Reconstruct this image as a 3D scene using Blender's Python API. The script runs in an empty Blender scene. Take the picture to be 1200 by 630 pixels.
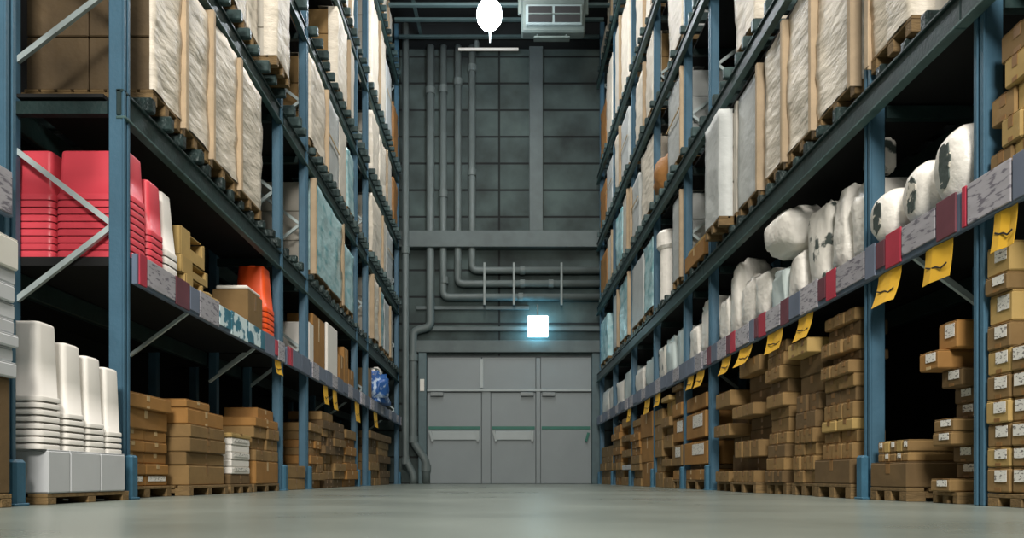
import bpy, bmesh, math, random
from mathutils import Vector, noise as mnoise
random.seed(7)
C = bpy.context.scene.collection
F = 872.0; CX = 585.0; CY = 560.0; XF = 2.1; HC = 0.12
L, R = -1, 1
def YP(px, X=XF): return F * X / abs(px - CX)      # depth of a point of the rack front seen at px
def ZP(py, Y): return HC + (CY - py) * Y / F
def XP(px, Y): return (px - CX) * Y / F
def lin(h):
    h = h.lstrip('#'); o = []
    for i in (0, 2, 4):
        c = int(h[i:i+2], 16) / 255
        o.append(c / 12.92 if c <= .04045 else ((c + .055) / 1.055) ** 2.4)
    return o

# ---------------------------------------------------------------- materials
MATS = {}
def mat(name, col, rough=.6, var=.12, scale=6, bump=0., bscale=30, metal=0., rnd=.0, stretch=(1, 1, 1), alt=None, altlo=.5, althi=.6, spec=.5, emit=None, estr=0.):
    if name in MATS: return MATS[name]
    m = bpy.data.materials.new(name); m.use_nodes = True
    nt = m.node_tree; N = nt.nodes; K = nt.links
    b = N['Principled BSDF']; b.inputs['Roughness'].default_value = rough; b.inputs['Metallic'].default_value = metal
    b.inputs['Specular IOR Level'].default_value = spec
    tc = N.new('ShaderNodeTexCoord'); mp = N.new('ShaderNodeMapping'); mp.inputs['Scale'].default_value = stretch
    K.new(tc.outputs['Object'], mp.inputs[0])
    oi = N.new('ShaderNodeObjectInfo')
    add = N.new('ShaderNodeVectorMath'); add.operation = 'ADD'
    sc = N.new('ShaderNodeVectorMath'); sc.operation = 'SCALE'; sc.inputs['Scale'].default_value = 17.
    comb = N.new('ShaderNodeCombineXYZ')
    for i in range(3): K.new(oi.outputs['Random'], comb.inputs[i])
    K.new(comb.outputs[0], sc.inputs[0]); K.new(mp.outputs[0], add.inputs[0]); K.new(sc.outputs[0], add.inputs[1])
    nz = N.new('ShaderNodeTexNoise'); nz.inputs['Scale'].default_value = scale; nz.inputs['Detail'].default_value = 4
    K.new(add.outputs[0], nz.inputs['Vector'])
    c = lin(col)
    rp = N.new('ShaderNodeValToRGB')
    rp.color_ramp.elements[0].position = .3; rp.color_ramp.elements[1].position = .7
    rp.color_ramp.elements[0].color = [x * (1 - var) for x in c] + [1]
    rp.color_ramp.elements[1].color = [min(1, x * (1 + var)) for x in c] + [1]
    K.new(nz.outputs['Fac'], rp.inputs[0]); out = rp.outputs[0]
    if alt:
        n2 = N.new('ShaderNodeTexNoise'); n2.inputs['Scale'].default_value = bscale; n2.inputs['Detail'].default_value = 3
        K.new(add.outputs[0], n2.inputs['Vector'])
        r2 = N.new('ShaderNodeValToRGB'); r2.color_ramp.elements[0].position = altlo; r2.color_ramp.elements[1].position = althi
        K.new(n2.outputs['Fac'], r2.inputs[0])
        mx = N.new('ShaderNodeMix'); mx.data_type = 'RGBA'; K.new(r2.outputs[0], mx.inputs['Factor'])
        K.new(out, mx.inputs[6]); mx.inputs[7].default_value = lin(alt) + [1]; out = mx.outputs[2]
    if rnd:
        hs = N.new('ShaderNodeHueSaturation'); mr = N.new('ShaderNodeMapRange')
        mr.inputs['To Min'].default_value = 1 - rnd; mr.inputs['To Max'].default_value = 1 + rnd
        K.new(oi.outputs['Random'], mr.inputs[0]); K.new(mr.outputs[0], hs.inputs['Value']); K.new(out, hs.inputs['Color']); out = hs.outputs[0]
    K.new(out, b.inputs['Base Color'])
    if bump:
        n3 = N.new('ShaderNodeTexNoise'); n3.inputs['Scale'].default_value = bscale; n3.inputs['Detail'].default_value = 5
        K.new(add.outputs[0], n3.inputs['Vector'])
        bp = N.new('ShaderNodeBump'); bp.inputs['Strength'].default_value = bump; bp.inputs['Distance'].default_value = .03
        K.new(n3.outputs['Fac'], bp.inputs['Height']); K.new(bp.outputs[0], b.inputs['Normal'])
    if emit:
        b.inputs['Emission Color'].default_value = lin(emit) + [1]; b.inputs['Emission Strength'].default_value = estr
    MATS[name] = m; return m

POST = mat('blue_paint', '#43687d', .45, .10, 5, .08, 40)
GUARD = mat('guard_paint', '#3a6880', .5, .12, 8, .1, 30)
BEAM = mat('green_beam', '#1f3433', .45, .25, 7, .1, 40)
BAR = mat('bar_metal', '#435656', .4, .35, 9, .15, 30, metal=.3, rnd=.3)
LIP = mat('lip_highlight', '#45605e', .45, .3, 8)  # lighter tone paints in the highlight along the beams' lower edge
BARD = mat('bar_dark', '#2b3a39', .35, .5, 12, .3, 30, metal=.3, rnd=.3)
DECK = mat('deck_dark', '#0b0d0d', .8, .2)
BRACE = mat('brace_steel', '#bccaca', .4, .15, 6, metal=.1)
CARD = mat('cardboard', '#896d42', .75, .13, 5, .12, 14, rnd=.17)
CARDO = mat('cardboard_orange', '#9c7139', .72, .12, 5, .12, 12, rnd=.10)
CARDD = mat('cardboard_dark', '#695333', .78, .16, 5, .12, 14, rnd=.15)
CARDN = mat('cardboard_shaded', '#5d4c33', .7, .25, 4, .3, 10)  # darkened cardboard, shade painted in for one load's camera-facing side
CARDY = mat('cardboard_yellow', '#b2955a', .75, .12, 5, .1, 12, rnd=.08)
TAPE = mat('packing_tape', '#8d6a40', .35, .1, 9)
TAPEL = mat('packing_tape_pale', '#c6ab7e', .35, .1, 9)
SLIP = mat('printed_slip', '#e8e6de', .6, .04, 4, 0, 38, alt='#7d7a76', altlo=.57, althi=.62, stretch=(1, 1.5, 3))
PAPW = mat('paper_white', '#e9e6dc', .6, .05, 4)
WOOD = mat('pallet_wood', '#7d6540', .75, .25, 9, .25, 25, stretch=(1, 5, 5), rnd=.15)
SHEET = mat('cream_sheet', '#ddd4c3', .5, .08, 3, .8, 5, stretch=(1, .7, 2.2), rnd=.06)
SHEETG = mat('grey_sheet', '#bcc0be', .5, .08, 3, .5, 5, stretch=(1, 1, 1.5), rnd=.09)
FILM = mat('teal_film', '#b4d6da', .25, .15, 4, .6, 5, stretch=(1, .8, 1.6), rnd=.08, alt='#74b0b8', altlo=.5, althi=.72)
PLANK = mat('pale_panel', '#c9c3b6', .6, .08, 4, .12, 9, stretch=(1, 1, .3), rnd=.12)
EDGE = mat('edge_board_card', '#b5a083', .7, .12, 6, .08, 20, rnd=.14)
BROWNW = mat('brown_wrap', '#9b6d3b', .6, .2, 4, .4, 9, rnd=.12)
WBIN = mat('white_plastic', '#f2eee6', .55, .02, 3, rnd=.02)
WBOX = mat('white_carton', '#c9ccce', .55, .04, 3, .04, 10, rnd=.03)
RBIN = mat('red_plastic', '#dc4a57', .4, .06, 3, rnd=.06)
OBIN = mat('orange_plastic', '#f0561a', .45, .06, 3, rnd=.04)
BAG = mat('white_bag', '#efebe2', .4, .05, 4, .6, 9, rnd=.04)
BAGP = mat('printed_bag', '#eae6dc', .4, .05, 4, .35, 10, alt='#4a5450', altlo=.56, althi=.62, rnd=.04)
BAGB = mat('pale_blue_bag', '#cfdcda', .35, .08, 4, .4, 8, rnd=.06)
BLUEB = mat('blue_bag', '#2f62a8', .35, .2, 4, .6, 6, alt='#b9cfe6', altlo=.56, althi=.62)
DARKP = mat('dark_print', '#3a4541', .5, .3, 8, .2, 20, alt='#cfcabd', altlo=.55, althi=.6)
YTAG = mat('yellow_tag', '#e8b530', .6, .05, 4, rnd=.06)
INK = mat('ink', '#2a2522', .7, .1)
G1 = mat('label_grey', '#b3b0b6', .5, .12, 5, 0, 16, alt='#78747e', altlo=.54, althi=.62, stretch=(1, 1, 4), rnd=.1)
G2 = mat('label_red', '#b8374a', .5, .12, 6, rnd=.1)
G3 = mat('label_maroon', '#6f3e48', .5, .2, 6, rnd=.15)
G4 = mat('label_slate', '#6d7688', .5, .12, 6, rnd=.15)
G5 = mat('label_teal', '#3f7f95', .5, .2, 7, 0, 7, alt='#e4f7fa', altlo=.5, althi=.54, rnd=.1)
STRIP = mat('strip_slate', '#66768a', .5, .1, 5)
DOORM = mat('door_paint', '#868f91', .5, .04, 2, .03, 20)
DOORL = mat('door_trim', '#a3acac', .45, .05, 4)
GREEN = mat('green_strip', '#1f6a5a', .5, .1)
PIPE = mat('pipe_paint', '#667170', .5, .12, 3, .06, 18)
PIPED = mat('beam_paint', '#5b6767', .6, .14, 3, .08, 14)
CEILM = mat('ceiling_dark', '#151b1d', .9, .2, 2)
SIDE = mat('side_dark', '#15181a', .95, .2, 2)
STEEL = mat('duct_steel', '#56625f', .45, .15, 4, .08, 20, metal=.3)
BLACK = mat('black_slot', '#0c0e0f', .8, .1)
LAMP = mat('lamp_glow', '#ffffff', .3, 0, emit='#eef4ff', estr=60)
TUBE = mat('tube_glass', '#d8dedc', .3, 0, emit='#fff6ea', estr=.25)
EXITM = mat('exit_face', '#ffffff', .4, 0, emit='#c9f6ff', estr=5)

def brickmat(name, c1, c2, mortar, w, h, msize, rough, bump, axes):
    m = bpy.data.materials.new(name); m.use_nodes = True; N = m.node_tree.nodes; K = m.node_tree.links
    b = N['Principled BSDF']; b.inputs['Roughness'].default_value = rough
    tc = N.new('ShaderNodeTexCoord'); sp = N.new('ShaderNodeSeparateXYZ'); cb = N.new('ShaderNodeCombineXYZ')
    K.new(tc.outputs['Object'], sp.inputs[0]); K.new(sp.outputs[axes[0]], cb.inputs[0]); K.new(sp.outputs[axes[1]], cb.inputs[1])
    br = N.new('ShaderNodeTexBrick'); br.inputs['Scale'].default_value = 1; br.offset = 0
    br.inputs['Brick Width'].default_value = w; br.inputs['Row Height'].default_value = h; br.inputs['Mortar Size'].default_value = msize
    br.inputs['Color1'].default_value = lin(c1) + [1]; br.inputs['Color2'].default_value = lin(c2) + [1]; br.inputs['Mortar'].default_value = lin(mortar) + [1]
    K.new(cb.outputs[0], br.inputs['Vector'])
    nz = N.new('ShaderNodeTexNoise'); nz.inputs['Scale'].default_value = 1.3; nz.inputs['Detail'].default_value = 6; K.new(tc.outputs['Object'], nz.inputs['Vector'])
    mr = N.new('ShaderNodeMapRange'); mr.inputs['From Min'].default_value = .3; mr.inputs['From Max'].default_value = .7; mr.inputs['To Min'].default_value = .35; mr.inputs['To Max'].default_value = 1.35; K.new(nz.outputs['Fac'], mr.inputs[0])
    mx = N.new('ShaderNodeMix'); mx.data_type = 'RGBA'; mx.blend_type = 'MULTIPLY'; mx.inputs['Factor'].default_value = 1
    K.new(br.outputs['Color'], mx.inputs[6]); K.new(mr.outputs[0], mx.inputs[7]); K.new(mx.outputs[2], b.inputs['Base Color'])
    bp = N.new('ShaderNodeBump'); bp.inputs['Strength'].default_value = bump; bp.inputs['Distance'].default_value = .03; bp.invert = True
    K.new(br.outputs['Fac'], bp.inputs['Height']); K.new(bp.outputs[0], b.inputs['Normal'])
    return m
WALLM = brickmat('wall_concrete', '#445250', '#4a5856', '#151c1c', 2.9, .57, .022, .8, .8, (0, 2))
def floormat():
    m = bpy.data.materials.new('polished_concrete'); m.use_nodes = True; N = m.node_tree.nodes; K = m.node_tree.links
    b = N['Principled BSDF']; tc = N.new('ShaderNodeTexCoord')
    nz = N.new('ShaderNodeTexNoise'); nz.inputs['Scale'].default_value = .9; nz.inputs['Detail'].default_value = 7; K.new(tc.outputs['Object'], nz.inputs['Vector'])
    rp = N.new('ShaderNodeValToRGB'); rp.color_ramp.elements[0].color = lin('#717a73') + [1]; rp.color_ramp.elements[1].color = lin('#8a938b') + [1]
    rp.color_ramp.elements[0].position = .35; rp.color_ramp.elements[1].position = .65
    K.new(nz.outputs['Fac'], rp.inputs[0]); K.new(rp.outputs[0], b.inputs['Base Color'])
    mr = N.new('ShaderNodeMapRange'); mr.inputs['To Min'].default_value = .22; mr.inputs['To Max'].default_value = .36
    K.new(nz.outputs['Fac'], mr.inputs[0]); K.new(mr.outputs[0], b.inputs['Roughness'])
    return m
FLOORM = floormat()

# ---------------------------------------------------------------- mesh helpers
def BM(): return bmesh.new()
def box(bm, x0, x1, y0, y1, z0, z1, bev=0., seg=1):
    if x0 > x1: x0, x1 = x1, x0
    if y0 > y1: y0, y1 = y1, y0
    t = bmesh.new()
    bmesh.ops.create_cube(t, size=1)
    for v in t.verts:
        v.co = Vector(((x0 + x1) / 2 + v.co.x * (x1 - x0), (y0 + y1) / 2 + v.co.y * (y1 - y0), (z0 + z1) / 2 + v.co.z * (z1 - z0)))
    if bev:
        bev = min(bev, .45 * min(x1 - x0, y1 - y0, z1 - z0))
        bmesh.ops.bevel(t, geom=list(t.edges), offset=bev, segments=seg, affect='EDGES', profile=.6)
    me = bpy.data.meshes.new('t'); t.to_mesh(me); t.free(); bm.from_mesh(me); bpy.data.meshes.remove(me)
    return bm
def sbox(bm, side, d0, d1, y0, y1, z0, z1, bev=0., seg=1):          # d = distance in from the rack front
    return box(bm, side * (XF + d0), side * (XF + d1), y0, y1, z0, z1, bev, seg)
def bar(bm, a, b, w, h=None):
    a = Vector(a); b = Vector(b); h = h or w; d = (b - a); n = d.length; d.normalize()
    up = Vector((0, 0, 1)) if abs(d.z) < .9 else Vector((0, 1, 0))
    s = d.cross(up).normalized(); u = s.cross(d)
    vs = []
    for p in (a, b):
        for i, j in ((-1, -1), (1, -1), (1, 1), (-1, 1)): vs.append(bm.verts.new(p + s * i * w / 2 + u * j * h / 2))
    for f in ((3, 2, 1, 0), (4, 5, 6, 7), (0, 1, 5, 4), (1, 2, 6, 5), (2, 3, 7, 6), (3, 0, 4, 7)): bm.faces.new([vs[i] for i in f])
    return bm
def tube(bm, pts, r, n=14):
    pts = [Vector(p) for p in pts]; rings = []
    for i, p in enumerate(pts):
        d = (pts[min(i + 1, len(pts) - 1)] - pts[max(i - 1, 0)]).normalized()
        ref = Vector((0, 1, 0)) if abs(d.y) < .9 else Vector((0, 0, 1))
        s = d.cross(ref).normalized(); u = s.cross(d)
        rr = r[i] if isinstance(r, (list, tuple)) else r
        rings.append([bm.verts.new(p + s * math.cos(2 * math.pi * k / n) * rr + u * math.sin(2 * math.pi * k / n) * rr) for k in range(n)])
    for a, b in zip(rings, rings[1:]):
        for k in range(n): bm.faces.new((a[k], a[(k + 1) % n], b[(k + 1) % n], b[k]))
    bm.faces.new(rings[0][::-1]); bm.faces.new(rings[-1])
    return bm
def elbow(pts, rad=.12, n=5):                                       # rounds the corners of a pipe run
    pts = [Vector(p) for p in pts]; out = [pts[0]]
    for a, p, b in zip(pts, pts[1:], pts[2:]):
        u = (a - p); v = (b - p); r = min(rad, u.length * .45, v.length * .45)
        p0 = p + u.normalized() * r; p1 = p + v.normalized() * r
        for i in range(n + 1):
            t = i / n; out.append(p0 * (1 - t) ** 2 + p * 2 * t * (1 - t) + p1 * t * t)
    out.append(pts[-1]); return out
def fin(bm, name, m, loc=(0, 0, 0), parent=None, smooth=False):
    bmesh.ops.recalc_face_normals(bm, faces=list(bm.faces))
    bmesh.ops.translate(bm, verts=list(bm.verts), vec=-Vector(loc))
    me = bpy.data.meshes.new(name); bm.to_mesh(me); bm.free()
    if m: me.materials.append(m)
    if smooth: me.polygons.foreach_set('use_smooth', [True] * len(me.polygons))
    o = bpy.data.objects.new(name, me); C.objects.link(o)
    if parent: o.parent = parent
    else: o.location = loc
    return o
LABELS = {}
class Thing:
    def __init__(s, name, label, cat, loc, group=None, kind=None):
        s.loc = Vector(loc); e = bpy.data.objects.new(name, None); e.empty_display_size = .05
        C.objects.link(e); e.location = loc; s.o = e
        if label: e['label'] = label
        if cat: e['category'] = cat
        if group: e['group'] = group
        if kind: e['kind'] = kind
        if label: LABELS[label] = LABELS.get(label, 0) + 1; 4 <= len(label.split()) <= 16 or print("BADLEN", label)
    def part(s, name, bm, m, parent=None, smooth=False, label=None):
        o = fin(bm, name, m, s.loc, parent or s.o, smooth)
        if label: o['label'] = label
        return o
def single(bm, name, m, label, cat, loc, group=None, smooth=False):
    o = fin(bm, name, m, loc, None, smooth); o['label'] = label; o['category'] = cat
    if group: o['group'] = group
    LABELS[label] = LABELS.get(label, 0) + 1; 4 <= len(label.split()) <= 16 or print("BADLEN", label)
    return o
def structure(name, bm, m, smooth=False, parent=None):
    o = fin(bm, name, m, (0, 0, 0), parent, smooth)
    if not parent: o['kind'] = 'structure'
    return o
SN = {L: 'left', R: 'right'}
ORD = ['first', 'second', 'third', 'fourth', 'fifth', 'sixth', 'seventh', 'eighth', 'ninth', 'tenth', 'eleventh', 'twelfth', 'thirteenth', 'fourteenth', 'fifteenth', 'sixteenth', 'seventeenth', 'eighteenth', 'nineteenth', 'twentieth']

# ---------------------------------------------------------------- the room
YW = 15.9
CEZ = 9.75
structure('floor', box(BM(), -5, 5, -6, YW + .3, -.1, 0), FLOORM)
structure('wall_back', box(BM(), -5, 5, YW, YW + .3, 0, CEZ + .3), WALLM)
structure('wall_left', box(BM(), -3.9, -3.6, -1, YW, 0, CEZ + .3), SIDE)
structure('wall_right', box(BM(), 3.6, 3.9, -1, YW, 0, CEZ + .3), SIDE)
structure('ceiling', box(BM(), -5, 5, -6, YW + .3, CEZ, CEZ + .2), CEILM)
def wallbox(name, px0, px1, py0, py1, t, m, bev=.01):
    bm = box(BM(), XP(px0, YW), XP(px1, YW), YW - t, YW - .001, ZP(py1, YW), ZP(py0, YW), bev)
    return structure(name, bm, m)
wallbox('trim_1', 466, 704, 274, 293, .24, PIPED)
wallbox('trim_2', 486, 704, 400, 414, .16, PIPED)
wallbox('trim_3', 620, 636, 40, 274, .12, PIPED)
wallbox('trim_4', 488, 704, 383, 388, .06, PIPED, .005)
wallbox('trim_5', 488, 620, 359, 363, .05, PIPED, .005)
wallbox('trim_6', 458, 704, 38, 58, .35, CEILM)
wallbox('trim_7', 491, 500.5, 414, 566.6, .14, mat('jamb', '#4c6266', .5, .12))
wallbox('trim_8', 693, 704, 414, 566.6, .10, mat('jamb', '#4c6266', .5, .12))
# ceiling beams near the far wall
for i, (y, z) in enumerate(((15.3, 9.19), (14.6, 9.11), (13.8, 8.89))):
    structure('trim_%d' % (9 + i), bar(BM(), (-2.05, y, z), (2.05, y, z), .07, .05), mat('ceil_bar', '#45595a', .5, .1))
structure('trim_12', bar(BM(), (-1.72, 12.2, 9.3), (-1.62, 15.4, 9.3), .06, .05), mat('ceil_bar', '#5d7677'))
# ---- door: three leaves under three transom panels
door = bpy.data.objects.new('door_1', None); C.objects.link(door); door.location = (0, YW, 0); door['kind'] = 'structure'
DL = Vector((0, YW, 0))
def dpart(name, px0, px1, py0, py1, y0, y1, m, bev=.006, parent=None):
    return fin(box(BM(), XP(px0, YW), XP(px1, YW), YW - y1, YW - y0, ZP(py1, YW), ZP(py0, YW), bev), name, m, DL, parent or door)
dpart('backing_panel', 500.5, 693, 417, 566.7, .002, .03, mat('door_gap', '#4b5355', .6, .1), 0)
leaves = ((501.5, 564), (575.5, 627.5), (633.5, 692))
for a, b in ((501.5, 564), (565, 627.5), (633.5, 692)): dpart('transom_panel', a, b, 419, 456, .03, .055, DOORM)
for i, (a, b) in enumerate(leaves):
    lf = dpart('door_leaf', a, b, 460, 566.3, .03, .06, DOORM)
    dpart('green_strip', a + 1, b - 1, 499.5, 503, .06, .075, GREEN, .002, lf)
    if i < 2:
        dpart('push_bar', a + 5, b - 2, 505, 515.5, .065, .10, DOORL, .01, lf)
        for q in (a + 3, b - 5):
            fin(bar(BM(), (XP(q, YW), YW - .11, ZP(505, YW)), (XP(q + (3 if q < (a + b) / 2 else 1), YW), YW - .10, ZP(517, YW)), .05, .05), 'bar_bracket', DOORL, DL, lf)
    else:
        fin(bar(BM(), (XP(b - 3, YW), YW - .1, ZP(507, YW)), (XP(b - 6, YW), YW - .1, ZP(517, YW)), .05, .05), 'door_handle', GREEN, DL, lf)
dpart('mullion', 564.7, 575, 457, 566.4, .03, .07, DOORM)
dpart('mullion', 628, 633, 420, 566.4, .03, .10, DOORM)
dpart('mullion', 562.5, 566.5, 421, 455, .055, .09, DOORL)
dpart('transom_rail', 501, 692.5, 456, 459, .03, .11, DOORL)
for a, b in ((505, 520), (610, 625), (635, 650)): dpart('door_closer', a, b, 460, 464.5, .06, .14, mat('closer', '#767e7e', .4, .1))
# ---- small plate left of the door
single(box(BM(), XP(493, YW), XP(498, YW), YW - .16, YW - .142, ZP(459, YW), ZP(445, YW), .004), 'notice_plate', PAPW, 'small white notice plate on the dark jamb left of the grey doors', 'sign', (XP(495.5, YW), YW - .15, ZP(452, YW)))

# ---- pipes on the far wall
yq = YW - .12
def W(px, py, y=yq): return (XP(px, YW), y, ZP(py, YW))
def pipe(name, label, pts, r, collars=()):
    t = Thing(name, label, 'pipe', pts[-1])
    t.part('pipe_run', tube(BM(), elbow(pts), r), PIPE, smooth=True)
    for (px, py, horiz) in collars:
        c = W(px, py, pts[0][1])
        o = (.05, 0, 0) if horiz else (0, 0, .07)
        t.part('collar', tube(BM(), [Vector(c) - Vector(o), Vector(c) + Vector(o)], r * 1.22), PIPE, smooth=False)
pipe('vertical_pipe', 'thin grey pipe hugging the left rack end down to the floor', [W(478, 42, YW - .4), W(478, 538, YW - .4), W(487, 556, YW - .4), W(487, 566.4, YW - .4)], .07, ((478, 300, 0), (478, 540, 0)))
pipe('drain_pipe', 'grey pipe stepping left above the door then down to the floor', [W(505, 42), W(505, 384), W(485, 389), W(485, 518), W(500, 540), W(500, 566.4)], .085, ((505, 110, 0), (485, 420, 0), (485, 515, 0), (500, 548, 0)))
def hang(name, label, px, py, col):
    t = pipe(name, label, [W(px, 42), W(px, py), W(703, py)], .075, col)
hang('elbow_pipe', 'grey pipe turning right on the lowest of three horizontal runs', 520, 349.5, ((520, 108, 0), (520, 230, 0), (521, 330, 0), (610, 349.5, 1)))
hang('elbow_pipe', 'grey pipe turning right on the middle of three horizontal runs', 537, 334, ((537, 100, 0), (612, 334, 1), (645, 334, 1)))
hang('elbow_pipe', 'grey pipe turning right on the topmost of three horizontal runs', 553.5, 318.5, ((553.5, 84, 0), (553.5, 205, 0), (612, 318.5, 1)))
for i, px in enumerate((568, 602, 657)):
    single(box(BM(), XP(px - 1.3, YW), XP(px + 1.3, YW), YW - .235, YW - .2, ZP(360, YW), ZP(311, YW), .003), 'mounting_bracket', mat('strap', '#7b8786', .4, .1),
           ('leftmost', 'middle', 'rightmost')[i] + ' pale strap bracket holding the three horizontal pipe runs', 'bracket', W(px, 335), 'straps across the horizontal pipes')

# ---- lit exit sign, tube, air unit, hanging lamp
sx, sy = 629, 386
t = Thing('exit_sign', 'glowing square pale blue exit sign hung above the grey doors', 'sign', W(sx, 374, YW - .35))
t.part('sign_face', box(BM(), XP(617.5, YW), XP(641, YW), YW - .36, YW - .30, ZP(398, YW), ZP(374, YW), .01), EXITM)
t.part('hanger', bar(BM(), W(629, 373.8, YW - .33), W(629, 361, YW - .33), .03), PIPE)
t.part('wall_arm', bar(BM(), W(629, 362, YW - .33), W(629, 362, YW - .06), .03), PIPE)
t = Thing('tube_light', 'unlit white tube lamp bracketed across the top of the far wall', 'lamp', W(572, 67, YW - .3))
t.part('tube', tube(BM(), [W(538, 67, YW - .3), W(607, 67, YW - .3)], .028, 10), TUBE, smooth=True)
t.part('mount', tube(BM(), [W(559, 66, YW - .3), W(559, 60, YW - .3), W(559, 58, YW - .36)], [.05, .06, .03], 10), PIPE)
t.part('mount_arm', bar(BM(), W(559, 58, YW - .3), W(559, 56, YW - .34), .03), PIPE)
ya = 13.4
t = Thing('air_unit', 'grey boxed air unit with dark slotted grille under the ceiling', 'air unit', (XP(648, ya), ya, 8.3))
ax0, ax1 = XP(611, ya), XP(686, ya)
t.part('casing', box(BM(), ax0, ax1, ya, ya + .24, ZP(37, ya), 9.0, .03), STEEL)
t.part('flange', box(BM(), ax0 - .06, ax1 + .06, ya + .05, ya + .12, ZP(14, ya), 9.0, .01), STEEL)
gr = t.part('grille_frame', box(BM(), XP(616, ya), XP(682, ya), ya - .06, ya, ZP(31, ya), ZP(7, ya), .015), mat('grille_rim', '#6f7d7d', .4, .1))
t.part('grille_slot', box(BM(), XP(619, ya), XP(646.5, ya), ya - .075, ya - .06, ZP(28.5, ya), ZP(10, ya), .004), BLACK, gr)
t.part('grille_slot', box(BM(), XP(649.5, ya), XP(679.5, ya), ya - .075, ya - .06, ZP(28.5, ya), ZP(10, ya), .004), BLACK, gr)
for q in (XP(619, ya), XP(646.5, ya)):
    pass
t.part('louvre', box(BM(), XP(619, ya), XP(679.5, ya), ya - .09, ya - .076, ZP(20, ya), ZP(18.6, ya), .002), STEEL, gr)
t.part('drip_tray', box(BM(), XP(626, ya), XP(668, ya), ya + .02, ya + .16, ZP(43, ya), ZP(41, ya), .005), STEEL)
for q in (630, 664): t.part('tray_arm', bar(BM(), (XP(q, ya), ya + .1, ZP(41, ya)), (XP(q, ya), ya + .1, ZP(36.5, ya)), .03), STEEL)
for q in (ax0 + .1, ax1 - .1): t.part('hanger_rod', bar(BM(), (q, ya + .12, 8.98), (q, ya + .12, CEZ), .03), STEEL)
yl = 12.6; lx = XP(573.5, yl)
t = Thing('pendant_lamp', 'blazing white pendant lamp hanging high over the aisle end', 'lamp', (lx, yl, 8.0))
zc = ZP(17, yl)
prof = [(0, -.30), (.10, -.26), (.15, -.15), (.165, 0), (.15, .14), (.11, .24), (.05, .30), (.03, .32)]
t.part('bulb', tube(BM(), [(lx, yl, zc + z * .8) for r_, z in prof], [max(r_ * 1.3, .004) for r_, z in prof], 18), LAMP, smooth=True)
t.part('tip_rod', tube(BM(), [(lx + .01, yl, zc - .23), (lx + .01, yl, zc - .48)], [.022, .012], 8), BRACE)
t.part('socket', tube(BM(), [(lx, yl, zc + .25), (lx, yl, zc + .5)], .06, 12), STEEL)
t.part('cord', tube(BM(), [(lx, yl, zc + .5), (lx, yl, CEZ)], .012, 8), BLACK)

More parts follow.
